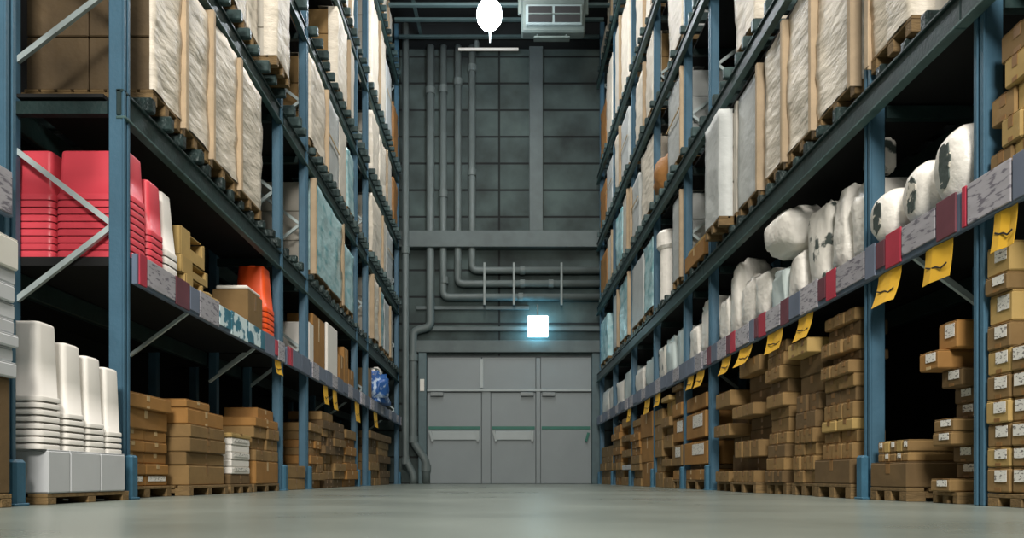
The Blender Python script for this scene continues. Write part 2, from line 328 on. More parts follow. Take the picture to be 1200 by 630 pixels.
# ---------------------------------------------------------------- racks
LV = {2: (2.15, 2.30, 2.39), 3: (3.55, 3.70, 3.80), 4: (4.90, 5.05, 5.15), 5: (6.30, 6.45, 6.55), 6: (8.32, 8.45, 8.55)}
TOPZ = 9.6
D1Z = 1.38
frames = {L: [3.20, 4.20, 7.20, 8.15, 11.0, 11.9, 15.55], R: [3.26, 4.25, 7.43, 8.45, 10.1, 11.8, 13.7, 15.5]}
units = {L: [(2.3, 3.27), (4.163, 7.3), (7.304, 11.1), (11.104, 15.66)], R: [(2.3, 3.33), (3.334, 7.52), (7.524, 11.88), (11.884, 15.65)]}
ULAB = ['cut by the picture edge', 'second from the camera', 'third from the camera', 'farthest, by the back wall']
DPT = .98
def rack(side, ui):
    y0, y1 = units[side][ui]
    t = Thing('pallet_rack', 'blue post steel pallet rack section on the %s, %s' % (SN[side], ULAB[ui]), 'rack', (side * XF, (y0 + y1) / 2, 0), 'pallet rack sections')
    for fy in frames[side]:
        if not (y0 <= fy < y1): continue
        bm = BM()                                                   # front post: C section, two flanges on a web
        sbox(bm, side, .010, .09, fy - .032, fy + .032, 0, TOPZ, .006)
        sbox(bm, side, 0, .010, fy - .036, fy - .010, 0, TOPZ, .003)
        sbox(bm, side, 0, .010, fy + .010, fy + .036, 0, TOPZ, .003)
        p = t.part('front_post', bm, POST)
        bm = BM(); sbox(bm, side, -.045, -.002, fy - .04, fy + .04, .0, .25 if fy > 3.5 else .2, .012); sbox(bm, side, -.05, .10, fy - .05, fy + .05, 0, .012, .003)
        if fy > 3.3 or side == L: t.part('foot_guard', bm, GUARD, p)
        bm = BM(); sbox(bm, side, .62, .70, fy - .035, fy + .035, 0, TOPZ, .006)
        t.part('rear_post', bm, POST)
        if fy > 4:
            bm = BM(); sbox(bm, side, 1.2, 1.28, fy - .035, fy + .035, 0, TOPZ, .006); t.part('rear_post', bm, POST)
        k = 0
        z = 1.12
        while z < TOPZ - .9:
            for a, b in (((.64, z), (.08, z + .43)), ((.08, z + .43), (.64, z + .86))):
                t.part('brace', bar(BM(), (side * (XF + a[0]), fy + .01, a[1]), (side * (XF + b[0]), fy + .01, b[1]), .024, .03), BRACE)
            z += 1.35
        for lv, (a, b, c) in LV.items():
            t.part('cross_member', bar(BM(), (side * (XF + .10), fy, a + .05), (side * (XF + .62), fy, a + .05), .05, .07), BEAM)
    for lv, (a, b, c) in LV.items():
        if side == L and ui == 0: break
        bm = BM()
        q = .05 if side == L else 0                                  # on the left the beams sit between the posts
        sbox(bm, side, -.035 + q, -.004 + q, y0, y1, a, b, .006)
        sbox(bm, side, -.05 + q, -.004 + q, y0, y1, b - .018, b, .004)
        fb = t.part('front_beam', bm, BEAM)
        bm = BM(); sbox(bm, side, -.06 + q, -.004 + q, y0, y1, a - .018, a - .0005, .004)
        t.part('beam_lip', bm, LIP, fb)
        bm = BM(); sbox(bm, side, .71, .76, y0, y1, a, b, .006); sbox(bm, side, DPT - .03, DPT + .02, y0, y1, a, b, .006)
        t.part('rear_beam', bm, BEAM)
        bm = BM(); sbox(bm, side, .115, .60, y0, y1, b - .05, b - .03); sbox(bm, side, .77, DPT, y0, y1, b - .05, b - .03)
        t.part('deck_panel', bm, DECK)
        if (a - HC) * F / y1 > 590: continue                         # bars of this tier are all above the view
        y = y0 + .06
        while y < y1 - .05:
            if (a - HC) * F / y < 600 and not any(abs(y - f) < .085 for f in frames[side]):
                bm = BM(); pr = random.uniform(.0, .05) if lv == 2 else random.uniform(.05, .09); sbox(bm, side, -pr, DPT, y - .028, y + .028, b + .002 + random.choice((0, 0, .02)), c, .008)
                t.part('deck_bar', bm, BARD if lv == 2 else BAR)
            y += .235
    # first tier: a deck and the strip of shelf labels
    segs = [(y0, y1)]
    if side == L:
        fs = [f for f in frames[L] if y0 < f < y1]; e = [y0] + [q for f in fs for q in (f - .037, f + .037)] + [y1]
        segs = [(a, b) for a, b in zip(e[::2], e[1::2]) if b - a > .04]
    for a, b in segs:
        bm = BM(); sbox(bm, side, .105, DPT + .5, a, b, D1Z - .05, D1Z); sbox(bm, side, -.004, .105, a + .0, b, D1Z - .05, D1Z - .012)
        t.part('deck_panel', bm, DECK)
        bm = BM(); q = 0; sbox(bm, side, -.035 + q, -.005 + q, a, b, 1.225, 1.40, .004)
        st = t.part('label_strip', bm, STRIP)
        y = a + .02; i = 0
        seq = {R: [(G3, .16), (G1, .30), (G2, .16), (G3, .10), (G4, .12), (G1, .36), (G2, .14), (G3, .12), (G1, .28), (G4, .2)],
               L: [(G2, .10), (G1, .38), (G3, .22), (G4, .16), (G1, .36), (G5, .24), (G5, .40), (G5, .42), (G4, .3)]}[side]
        while y < b - .03:
            m, w = seq[i % len(seq)]
            if y > 7.4: m, w = (G4, .34) if i % 3 else (G1, .3)
            w = min(w * (1 if y > 3.2 else .8), b - y - .01)
            h = random.uniform(.0, .03) if i % 2 else 0
            bm = BM(); sbox(bm, side, -.045 + q, -.0355 + q, y, y + w - .012, 1.23 + h, 1.41 - h * .5, .002)
            t.part('price_label', bm, m, st)
            y += w; i += 1
        for yk in [q for q in ((3.78,) if side == R else (5.04, 6.42)) if a < q < b]:
            t.part('knee_brace', bar(BM(), (side * (XF + .01), yk, 1.24), (side * (XF + .40), yk, .95), .022, .02), BRACE)
        bm = BM(); sbox(bm, side, .71, .76, a, b, 1.2, 1.325, .005); t.part('rear_beam', bm, BEAM)
    return t
for s_ in (L, R):
    for u in range(4): rack(s_, u)

# ---------------------------------------------------------------- goods
def carton(side, d0, y0, y1, z0, z1, label, m=CARD, depth=.32, slip=0, name='cardboard_box', group=None, tape=True, cat='box', bev=.006, twist=0):
    if d0 < .1:
        for f in frames[side]:
            if y0 < f + .053 and y1 > f - .053:
                if f - y0 > y1 - f: y1 = f - .054
                else: y0 = f + .054
    d1 = d0 + depth; ym = (y0 + y1) / 2
    t = Thing(name, label, cat, (side * (XF + d0 + depth / 2), ym, z0), group)
    bm = BM(); h = z1 - z0
    sbox(bm, side, d0, d1, y0, y1, z0, z1 - .004, bev)
    g = .002                                                        # two top flaps with a gap between them
    dm = (d0 + d1) / 2
    sbox(bm, side, d0 + .003, dm - g, y0 + .003, y1 - .003, z1 - .0045, z1, .001); sbox(bm, side, dm + g, d1 - .003, y0 + .003, y1 - .003, z1 - .0045, z1, .001)
    t.part('carton_body', bm, m)
    if tape:
        tw = min(.02, (y1 - y0) * .12)
        bm = BM(); sbox(bm, side, d0 - .0015, d0 + .001, ym - tw, ym + tw, z0 + h * .55, z1 - .006); sbox(bm, side, d0 + .0, d1, ym - tw, ym + tw, z1 - .001, z1 + .0008)
        if .07 < h < .12:
            sbox(bm, side, d0 - .0015, d0 + .001, ym - tw, ym + tw, z0 + .004, z0 + h * .2)
        t.part('packing_tape', bm, TAPE if m is not CARDO else TAPEL)
    if slip:
        bm = BM(); w = (y1 - y0)
        a = y0 + w * .12; b = y0 + w * (.62 if slip == 1 else .9)
        sbox(bm, side, d0 - .0035, d0 - .0015, a, b, z0 + h * .42, z1 - h * .1)
        t.part('shipping_label', bm, SLIP, label='white printed shipping label')
    if twist: t.o.rotation_euler.z = math.radians(random.uniform(-twist, twist))
    return t
def pallet(side, d0, d1, y0, y1, label, h=.09, z0=0.0, group='wooden pallets on the floor'):
    t = Thing('wooden_pallet', label, 'pallet', (side * (XF + (d0 + d1) / 2), (y0 + y1) / 2, z0), group)
    bm = BM(); n = max(3, int((d1 - d0) / .1))
    for i in range(n):
        a = d0 + (d1 - d0) * i / n
        sbox(bm, side, a, a + (d1 - d0) / n * .78, y0, y1, z0 + h - .018, z0 + h, .002)
    t.part('top_boards', bm, WOOD)
    for f in (0, .5, 1):
        w = min(.07, (y1 - y0) * .2); yy = y0 + (y1 - y0 - w) * f
        bm = BM(); sbox(bm, side, d0, d0 + .1, yy, yy + w, z0, z0 + h - .018, .003); sbox(bm, side, d1 - .1, d1, yy, yy + w, z0, z0 + h - .018, .003)
        sbox(bm, side, d0 + .1, d1 - .1, yy + w * .2, yy + w * .8, z0 + .02, z0 + h - .018)
        t.part('stringer', bm, WOOD)
    return t
def stack(side, y0, y1, z0, rows, desc, d0=.0, depth=.32, group=None, base=None):
    """rows from the bottom: (height, columns, d offset, y offset, material, slip)"""
    z = z0; n = len(rows)
    for i, rw in enumerate(rows):
        h, nc, do, yo, m, sl = (list(rw) + [1, 0, 0, CARD, 0][len(rw) - 1:])
        w = (y1 - y0) / nc
        pos = 'topmost' if i == n - 1 else 'bottom' if i == 0 else ORD[i] + ' up'
        for k in range(nc):
            col = '' if nc == 1 else (('near', 'far')[k] if nc == 2 else ('near', 'middle', 'far')[k] if nc == 3 else ORD[k]) + ' '
            lab = '%s %scarton %sin %s' % (pos, col, 'with white label ' if sl else '', desc)
            ja = random.uniform(0, .006); jd = random.uniform(-.012, .012)
            carton(side, d0 + do + jd, y0 + w * k + yo + ja + .001, y0 + w * (k + 1) + yo - .003 , z, z + h - .002, lab, m or CARD, depth, sl, group=group or desc, twist=1.6 if nc == 1 else 0)
        z += h
def rr(n, hs, nc=(2, 3), mats=(CARD, CARDD), off=.02, slips=0.):
    out = []
    for i in range(n):
        out.append((random.uniform(*hs), random.choice(nc), random.uniform(-off, off), 0, random.choice(mats), 1 if random.random() < slips else 0))
    return out

# ---- right side, floor: near stack with white labels
g = 'white-labelled cartons in the right edge stack'
hs = [.107, .085, .1, .1, .106, .106, .107, .128, .077, .128]
z = .06
pallet(R, .0, .55, 2.85, 3.2, 'dark pallet under the white-labelled stack at right edge', .055)
for i, h in enumerate(hs):
    pos = 'topmost' if i == 9 else 'bottom' if i == 0 else ORD[i] + ' up'
    fo = (0, .0, .004, -.004, 0, .004, 0, .012, -.01, .0)[i]
    carton(R, -.0 + fo, 3.06, 3.205, z, z + h - .003, '%s carton of the far column, white-labelled stack at right edge' % pos, (CARD, CARDY)[i % 2], .34, 1, group=g)
    if i < 6:
        carton(R, .004 - fo, 2.90, 3.052, z, z + h - .003, '%s carton of the near column, white-labelled stack at right edge' % pos, CARD, .34, 2, group=g)
    z += h
# near shelf boxes above it
g = 'boxes on the right edge shelf'
z = D1Z + .002
for i in range(5):
    pos = 'topmost' if i == 4 else 'bottom' if i == 0 else ORD[i] + ' up'
    far = (3.2, 3.12, 3.2, 3.10, 3.13)[i]
    ws = (.14, .12, .15, .13, .2)[i]
    for k in range(3 if i < 4 else 2):
        carton(R, (.01, .004, .016, .004, .01)[i] + .01 * k, far - ws * (k + 1) + .003, far - ws * k, z, z + .116, '%s row, %s box from the post on the right edge shelf' % (pos, ORD[k]), (CARD, CARDY)[(i + k) % 2], .3, 0, group=g)
    z += .118
# stepped stack
pallet(R, .02, .5, 3.44, 3.64, 'dark pallet under the stepped carton stack at right', .055)
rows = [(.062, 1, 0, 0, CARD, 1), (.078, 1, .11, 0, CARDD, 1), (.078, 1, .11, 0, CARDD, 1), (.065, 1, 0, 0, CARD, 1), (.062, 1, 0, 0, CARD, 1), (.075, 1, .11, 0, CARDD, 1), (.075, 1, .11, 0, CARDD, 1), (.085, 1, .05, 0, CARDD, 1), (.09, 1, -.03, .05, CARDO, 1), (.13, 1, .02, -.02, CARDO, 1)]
stack(R, 3.45, 3.61, .057, rows, 'the stepped stack beside right edge stack', depth=.34)
# low pallet
pallet(R, -.02, .45, 3.80, 4.17, 'light wooden pallet under the low wide carton at right', .07)
carton(R, -.02, 3.80, 4.17, .072, .205, 'wide plain brown carton on the low pallet at right', CARDD, .36)
for j, zz in enumerate((.207, .258)):
    for k in range(5):
        h = (.048, .062)[j]
        carton(R, -.0, 3.82 + k * .062, 3.82 + k * .062 + .058, zz, zz + h, '%s small tan box, %s row on the wide low carton' % (ORD[k], ('lower', 'upper')[j]), (CARD, CARDY)[k % 2 if j else 0], .3, 1 if (k + j) % 2 else 0, group='small boxes on the wide low carton', tape=False)
# bay two
pallet(R, -.05, .5, 4.34, 4.84, 'light pallet under the tall stack behind second post', .085)
carton(R, -.05, 4.35, 4.84, .087, .235, 'wide plain carton at the foot of tall right stack', CARDD, .24)
stack(R, 4.40, 4.82, .237, [(.10, 3, 0, 0, CARD), (.075, 2, .01, 0, CARD, 0), (.07, 2, -.01, 0, CARDY), (.10, 3, .0, 0, CARD), (.085, 2, .02, 0, CARDD), (.08, 2, 0, 0, CARD), (.08, 3, -.02, 0, CARD), (.06, 2, .05, 0, CARDD), (.085, 3, -.01, 0, CARD), (.09, 2, .03, 0, CARDD), (.075, 3, 0, 0, CARD)], 'the tall stack just past the second right post', depth=.17)
pallet(R, 0, .5, 4.93, 5.34, 'second light pallet past the second right post', .085)
stack(R, 4.95, 5.30, .087, [(.09, 2), (.1, 3), (.085, 2, .01), (.1, 3, 0, 0, CARD), (.12, 1, .01, 0, CARDD), (.12, 2, .02, 0, CARDD), (.13, 1, .05, 0, CARDD), (.13, 1, .05, 0, CARDD), (.10, 2, -.04, 0, CARDY)], 'the dark stack with overhanging top tray', depth=.3)
pallet(R, 0, .5, 5.44, 5.84, 'third light pallet past the second right post', .085)
stack(R, 5.46, 5.82, .087, rr(11, (.085, .105), (1, 2), (CARD, CARDD, CARD), .03), 'the slim full-height stack on third right pallet', depth=.3)
pallet(R, -.05, .5, 5.94, 6.60, 'fourth light pallet past the second right post', .085)
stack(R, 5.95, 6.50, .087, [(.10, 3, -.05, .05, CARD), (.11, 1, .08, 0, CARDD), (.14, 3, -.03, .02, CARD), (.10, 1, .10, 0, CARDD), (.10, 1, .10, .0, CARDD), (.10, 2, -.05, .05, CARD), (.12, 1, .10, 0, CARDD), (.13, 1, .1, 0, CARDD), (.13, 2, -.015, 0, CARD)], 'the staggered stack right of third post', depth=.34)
pallet(R, 0, .5, 6.66, 7.18, 'fifth light pallet past the second right post', .085)
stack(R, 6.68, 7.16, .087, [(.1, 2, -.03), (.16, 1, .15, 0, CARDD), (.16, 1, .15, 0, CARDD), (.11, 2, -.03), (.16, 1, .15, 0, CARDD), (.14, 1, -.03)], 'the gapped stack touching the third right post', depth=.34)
# bay three
pallet(R, 0, .5, 7.5, 8.37, 'light pallet just past the third right post', .1)
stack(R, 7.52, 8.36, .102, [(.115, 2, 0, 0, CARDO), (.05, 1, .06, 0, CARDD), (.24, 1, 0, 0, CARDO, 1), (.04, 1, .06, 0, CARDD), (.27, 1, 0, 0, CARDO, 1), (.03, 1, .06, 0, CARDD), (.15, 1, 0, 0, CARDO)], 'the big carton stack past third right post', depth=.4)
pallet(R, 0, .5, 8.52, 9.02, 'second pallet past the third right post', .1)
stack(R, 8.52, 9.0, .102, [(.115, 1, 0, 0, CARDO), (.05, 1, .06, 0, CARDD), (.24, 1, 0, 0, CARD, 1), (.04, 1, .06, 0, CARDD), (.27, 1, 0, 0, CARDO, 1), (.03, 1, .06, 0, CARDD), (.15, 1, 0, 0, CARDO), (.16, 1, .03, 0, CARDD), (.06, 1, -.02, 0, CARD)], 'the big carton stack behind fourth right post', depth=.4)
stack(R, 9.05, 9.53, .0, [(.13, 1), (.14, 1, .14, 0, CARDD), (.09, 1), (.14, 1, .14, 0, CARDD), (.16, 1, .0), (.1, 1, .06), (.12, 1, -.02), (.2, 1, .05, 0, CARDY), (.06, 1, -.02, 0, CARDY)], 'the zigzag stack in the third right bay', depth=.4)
stack(R, 9.56, 10.03, .0, [(.2, 1), (.2, 1, .02), (.22, 1), (.2, 1, .01), (.2, 1, -.01)], 'the smooth tall stack in the third right bay', depth=.4)
stack(R, 10.18, 10.98, .0, [(.35, 1, 0, 0, CARDO), (.35, 1, .01, 0, CARDO), (.35, 1, 0, 0, CARDO)], 'the plain tan stack before fifth right post', depth=.4)
stack(R, 11.05, 11.72, .0, rr(9, (.1, .13), (1,), (CARD, CARDO), .03), 'the stack squeezed between two far right posts', depth=.4)
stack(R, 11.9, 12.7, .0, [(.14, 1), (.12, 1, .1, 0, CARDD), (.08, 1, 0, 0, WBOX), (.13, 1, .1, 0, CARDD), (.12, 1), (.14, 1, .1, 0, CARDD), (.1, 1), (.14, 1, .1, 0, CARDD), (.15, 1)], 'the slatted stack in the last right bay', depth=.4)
stack(R, 12.75, 13.6, .0, rr(8, (.12, .14), (1, 2), (CARD, CARDO), .04), 'the full stack in the last right bay', depth=.4)
stack(R, 13.8, 15.3, .0, [(.15, 2), (.12, 2, .02), (.15, 2, -.02), (.12, 2), (.2, 1, .03)], 'the low stack at the right rack end', depth=.4)

# ---- left side, floor
pallet(L, -.09, .5, 2.74, 3.07, 'dark pallet under the brown carton at left edge', .055)
carton(L, -.09, 2.74, 3.06, .057, .53, 'tall brown carton on the floor at the left picture edge', CARDD, .4)
z = .532
for i, h in enumerate((.065, .06, .055, .06, .068, .075, .06, .13)):
    pos = 'topmost' if i == 7 else 'bottom' if i == 0 else ORD[i] + ' up'
    carton(L, (-.006, .004, -.01, 0, .006, -.004, .0, -.012)[i] - .10, 2.76, 3.08 + (0, -.01, .006, -.008, .004, -.01, 0, .0)[i], z, z + h - .003, '%s flat white carton in the pile at the left edge' % pos, WBOX if i < 7 else PAPW, .36, 0, 'white_carton', 'flat white cartons piled at the left edge', False)
    z += h
# white cartons and bins in the first bay
pallet(L, -.06, .40, 3.36, 4.10, 'dark wooden pallet under the white cartons', .05)
for i, (a, b) in enumerate(((3.36, 3.53), (3.534, 3.80), (3.804, 4.05))):
    carton(L, -.065, a, b, .052, .25, ('nearest', 'middle', 'farthest')[i] + ' low white carton under the white bin stacks', WBOX, .34, 0, 'white_carton', 'white cartons under the bins', False)
def rrect(hx, hy, rad, n=5):
    pts = []
    for cx_, cy_, a0 in ((hx - rad, hy - rad, 0), (-hx + rad, hy - rad, 90), (-hx + rad, -hy + rad, 180), (hx - rad, -hy + rad, 270)):
        for i in range(n):
            a = math.radians(a0 + 90 * i / (n - 1)); pts.append((cx_ + rad * math.cos(a), cy_ + rad * math.sin(a)))
    return pts
def binmesh(hx, hy, h, taper, rim, th=.0012):
    """upside-down open bin: rim at the bottom, rounded closed top"""
    bm = BM()
    def ring(ins, z, rad): return [bm.verts.new((x, y, z)) for x, y in rrect(hx - ins, hy - ins, max(.004, rad))]
    R0 = min(hx, hy) * .35
    levels = [(0, 0), (0, rim * .8), (rim * .12, rim), (rim * (.38 if hx < .1 else .2), rim * 1.02)]
    k = (.38 if hx < .1 else .2) * rim
    levels += [(k + taper * .5, h * .5), (k + taper, h - .016), (k + taper + .003, h - .006), (k + taper + .012, h)]
    rings = [ring(i, z, R0 - i * .5) for i, z in levels]
    for a, b in zip(rings, rings[1:]):
        n = len(a)
        for q in range(n): bm.faces.new((a[q], a[(q + 1) % n], b[(q + 1) % n], b[q]))
    bm.faces.new(rings[-1])
    return bm
def bins(side, yc, dc, z0, n, hx, hy, h, pitch, taper, m, col, desc, group, name):
    rim = pitch * (.72 if hx < .1 else .9)
    for i in range(n):
        pos = 'topmost' if i == n - 1 else 'bottom' if i == 0 else ORD[i] + ' up'
        bm = binmesh(hx, hy, h, taper, rim)
        loc = (side * (XF + dc), yc, z0 + i * pitch)
        bmesh.ops.translate(bm, verts=list(bm.verts), vec=Vector(loc))
        single(bm, name, m, '%s upturned %s bin in %s' % (pos, col, desc), 'bin', loc, group, smooth=True)
wd = ['the nearest white stack', 'the second white stack from camera', 'the third white stack from camera', 'the farthest white stack by the post']
for i, (yc, n) in enumerate(((3.40, 8), (3.60, 6), (3.785, 5), (3.965, 4))):
    bins(L, yc, .03, .2505, n, .086, .086, .36, .031, .011, WBIN, 'white plastic', wd[i], 'upturned white bins on white cartons', 'plastic_bin')
# red bins
rd = [('the front red stack at the aisle', 4.345, .22, 9), ('the front red stack deeper in', 4.345, .66, 9), ('the second red stack at the aisle', 4.57, .13, 6)]
for d, yc, dc, n in rd:
    bins(L, yc, dc, D1Z + .002, n, .215 if n > 6 else .13, .10, .29 if n > 6 else .34, .041, .012, RBIN, 'red plastic', d, 'upturned red bins on the left shelf', 'plastic_bin')
bins(L, 4.80, .14, D1Z + .002, 4, .13, .10, .42, .05, .03, WBIN, 'white plastic', 'the pale stack beside red bins', 'upturned white bins beside the red bins', 'plastic_bin')
# yellow die-cut boxes
g = 'yellowish trays on the left shelf'
def tray(side, d0, y0, y1, z0, z1, label, m=CARDY, depth=.3):
    t = Thing('cardboard_tray', label, 'tray', (side * (XF + d0 + depth / 2), (y0 + y1) / 2, z0), g)
    w = .008; h = z1 - z0; bm = BM()
    sbox(bm, side, d0, d0 + depth, y0, y1, z0, z0 + w)
    sbox(bm, side, d0, d0 + depth, y0, y0 + w, z0, z1, .002); sbox(bm, side, d0, d0 + depth, y1 - w, y1, z0, z1 - h * .1, .002)
    sbox(bm, side, d0 + depth - w, d0 + depth, y0, y1, z0, z1)
    a = y0 + (y1 - y0) * .38; b = y0 + (y1 - y0) * .9
    t.part('tray_shell', bm, m)
    bm = BM(); sbox(bm, side, d0 - .002, d0 + w, y0, a, z0, z1, .002); sbox(bm, side, d0 - .002, d0 + w, a, b, z0, z0 + h * .42, .002); sbox(bm, side, d0 - .002, d0 + w, b, y1, z0, z1 - h * .15, .002)
    t.part('cut_out_front', bm, m)
    bm = BM(); sbox(bm, side, d0 + .02, d0 + depth, y0 + .006, y1 - .006, z1 - .012, z1 - .004, .002)
    t.part('lid', bm, m)
for i, (a, b, z0, z1) in enumerate(((5.02, 5.30, D1Z + .002, 1.50), (4.99, 5.42, 1.502, 1.62), (5.0, 5.40, 1.622, 1.82))):
    tray(L, .01 + .015 * i, a, b, z0, z1, ('bottom', 'middle', 'topmost')[i] + ' yellowish die-cut cardboard tray on the left shelf')
def blob(c, r, seed, amp=.12, n=20, e=1.0, squash=None, lo=None):
    bm = BM(); c = Vector(c)
    bmesh.ops.create_uvsphere(bm, u_segments=n, v_segments=max(8, n * 2 // 3), radius=1)
    for v in bm.verts:
        p = v.co.copy()
        q = Vector([math.copysign(abs(x) ** e, x) for x in p])
        k = 1 + amp * mnoise.noise(p * 1.7 + Vector((seed * 3.1, seed, 0))) + amp * .5 * mnoise.noise(p * 4.5 + Vector((0, seed, seed * 2)))
        q = Vector((q.x * r[0] * k, q.y * r[1] * k, q.z * r[2] * k))
        v.co = c + q
        if lo is not None and v.co.z < lo: v.co.z = lo
    return bm
single(blob((L * (XF + .19), 5.62, 1.45), (.14, .18, .075), 5, .3, 24, .8, lo=D1Z + .002), 'paper_bundle', CARDY, 'crumpled tan paper bundle lying before the yellowish trays', 'bundle', (L * (XF + .12), 5.62, D1Z), smooth=True)
single(blob((L * (XF + .19), 6.0, 1.43), (.14, .16, .06), 9, .3, 24, .8, lo=D1Z + .002), 'paper_bundle', CARDY, 'small tan paper bundle on shelf edge near the rear post', 'bundle', (L * (XF + .10), 6.0, D1Z), smooth=True)
# orange bins and box
bins(L, 6.86, .16, D1Z + .002, 6, .155, .14, .42, .05, .03, OBIN, 'orange plastic', 'the orange stack on left shelf', 'upturned orange bins', 'plastic_bin')
carton(L, .0, 6.22, 6.60, D1Z + .002, 1.70, 'brown carton with white top beside the orange bins', CARD, .3)
bm = BM(); sbox(bm, L, .01, .28, 6.24, 6.58, 1.703, 1.74, .012); single(bm, 'white_slab', PAPW, 'white folded slab lying on the carton beside orange bins', 'slab', (L * (XF + .15), 6.41, 1.703))
# floor stacks in the second left bay
pallet(L, .08, .60, 4.28, 4.95, 'light pallet under the printed cartons at left', .07)
stack(L, 4.30, 4.93, .072, [(.07, 2, 0, 0, CARDO, 2), (.07, 2, 0, 0, CARDO, 0), (.07, 2, 0, 0, CARDO, 0), (.07, 2, 0, 0, CARDO, 0), (.07, 2, 0, 0, CARDO, 0), (.125, 1, 0, 0, CARDO), (.09, 1, -.02, .0, CARDO)], 'the printed stack past the left end post', d0=.10, depth=.36)
pallet(L, -.01, .5, 5.02, 5.74, 'light pallet under the tan stack at left', .07)
stack(L, 5.04, 5.72, .072, [(.14, 1, 0, 0, CARD), (.09, 1, .01, .0, CARD), (.10, 1, -.01, 0, CARD), (.09, 1, .0, 0, CARD), (.11, 1, .01, 0, CARDO)], 'the tan stack left of the white slabs', depth=.36)
carton(L, .02, 5.04, 5.45, .604, .66, 'flat tan lid carton on top of left tan stack', CARDO, .36)
pallet(L, .0, .5, 5.82, 6.32, 'light pallet under the white slab pile', .07)
bm = None
z = .072
carton(L, .01, 5.84, 6.30, z, z + .08, 'brown carton under the white slab pile', CARDD, .34)
z += .083
for i in range(5):
    carton(L, .005 + .004 * (i % 2), 5.86, 6.28, z, z + .055, '%s white slab up in the pile between tan cartons' % ORD[i], WBIN if i < 5 else CARD, .32, 2 if i % 2 == 0 else 0, 'white_carton', 'white slabs in the left pile', False)
    z += .058
carton(L, .0, 5.84, 6.30, z, z + .035, 'thin tan cover carton on the white slab pile', CARDY, .34)
pallet(L, .0, .5, 6.38, 7.1, 'light pallet under the dark-slotted cartons at left', .07)
stack(L, 6.40, 7.08, .072, [(.2, 1, 0, 0, CARDO), (.10, 2, .0, 0, CARD), (.10, 2, .02, 0, CARD), (.10, 2, .0, 0, CARD), (.08, 1, .01, 0, CARDO)], 'the stack before the third left post', depth=.36)
carton(L, .05, 6.62, 7.08, .655, .75, 'upper small carton on the stack before third left post', CARDO, .3)
stack(L, 7.30, 8.0, 0.001, [(.12, 1, -.02, 0, CARD), (.13, 1, -.02, 0, CARD)], 'the low pair between two left posts', depth=.2)
carton(L, .22, 7.3, 8.0, 0.001, .58, 'tall tan carton behind the low pair at left', CARD, .3)
g = None
stack(L, 8.24, 8.82, .0, rr(8, (.085, .1), (1, 2), (CARD, CARDO), .03), 'the first stack past the fourth left post', depth=.4)
stack(L, 8.86, 9.42, .0, rr(9, (.085, .11), (1, 2), (CARD, CARDD), .05), 'the second stack past the fourth left post', depth=.4)
stack(L, 9.46, 10.1, .0, rr(8, (.1, .11), (1,), (CARDD, CARD), .05), 'the third stack past the fourth left post', depth=.4)
stack(L, 10.15, 10.9, .0, rr(7, (.1, .13), (1,), (CARDO, CARD), .04), 'the stack before the far left posts', depth=.4)
stack(L, 12.0, 12.9, .0, rr(7, (.12, .14), (1, 2), (CARD, CARDD), .04), 'the near stack beyond far left posts', depth=.4)
stack(L, 12.95, 14.2, .0, rr(7, (.12, .14), (1, 2), (CARD, CARDD), .05), 'the last stack at the left rack end', depth=.4)
# shelf goods, left bay three and beyond
carton(L, .0, 8.22, 8.42, D1Z + .002, 1.85, 'narrow white carton at the third left shelf corner', WBIN, .3, tape=False, name='white_carton')
carton(L, .02, 8.46, 9.04, D1Z + .002, 2.0, 'tall orange-brown carton on the third left shelf', CARDO, .3)
single(sbox(BM(), L, .0, .04, 9.1, 9.66, D1Z + .002, 2.03, .01), 'white_board', WBIN, 'white upright panel beside the orange-brown shelf carton', 'panel', (L * XF, 9.3, D1Z))
for i, (a, b, zt) in enumerate(((9.8, 10.05, 1.75), (10.08, 10.35, 1.9), (10.4, 10.75, 1.65))):
    carton(L, .0, a, b, D1Z + .002, zt, ('nearest', 'middle', 'farthest')[i] + ' brown carton of three small ones on the left shelf', CARDO, .3)
t = Thing('blue_sack', 'shiny blue sack on the far end of the left shelf', 'sack', (L * (XF + .0), 13.0, 1.412))
t.part('sack_body', blob((L * (XF + .05), 12.95, 1.63), (.2, .5, .28), 3, .5, 28, .7, lo=1.412), BLUEB, smooth=True)
t.part('sack_neck', blob((L * (XF + .02), 12.75, 1.92), (.12, .25, .08), 8, .3, 16, .9), BAGP, smooth=True, label='white crumpled top')
carton(L, .0, 11.98, 12.25, D1Z + .002, 1.9, 'brown carton beside the blue sack on left shelf', CARD, .3)

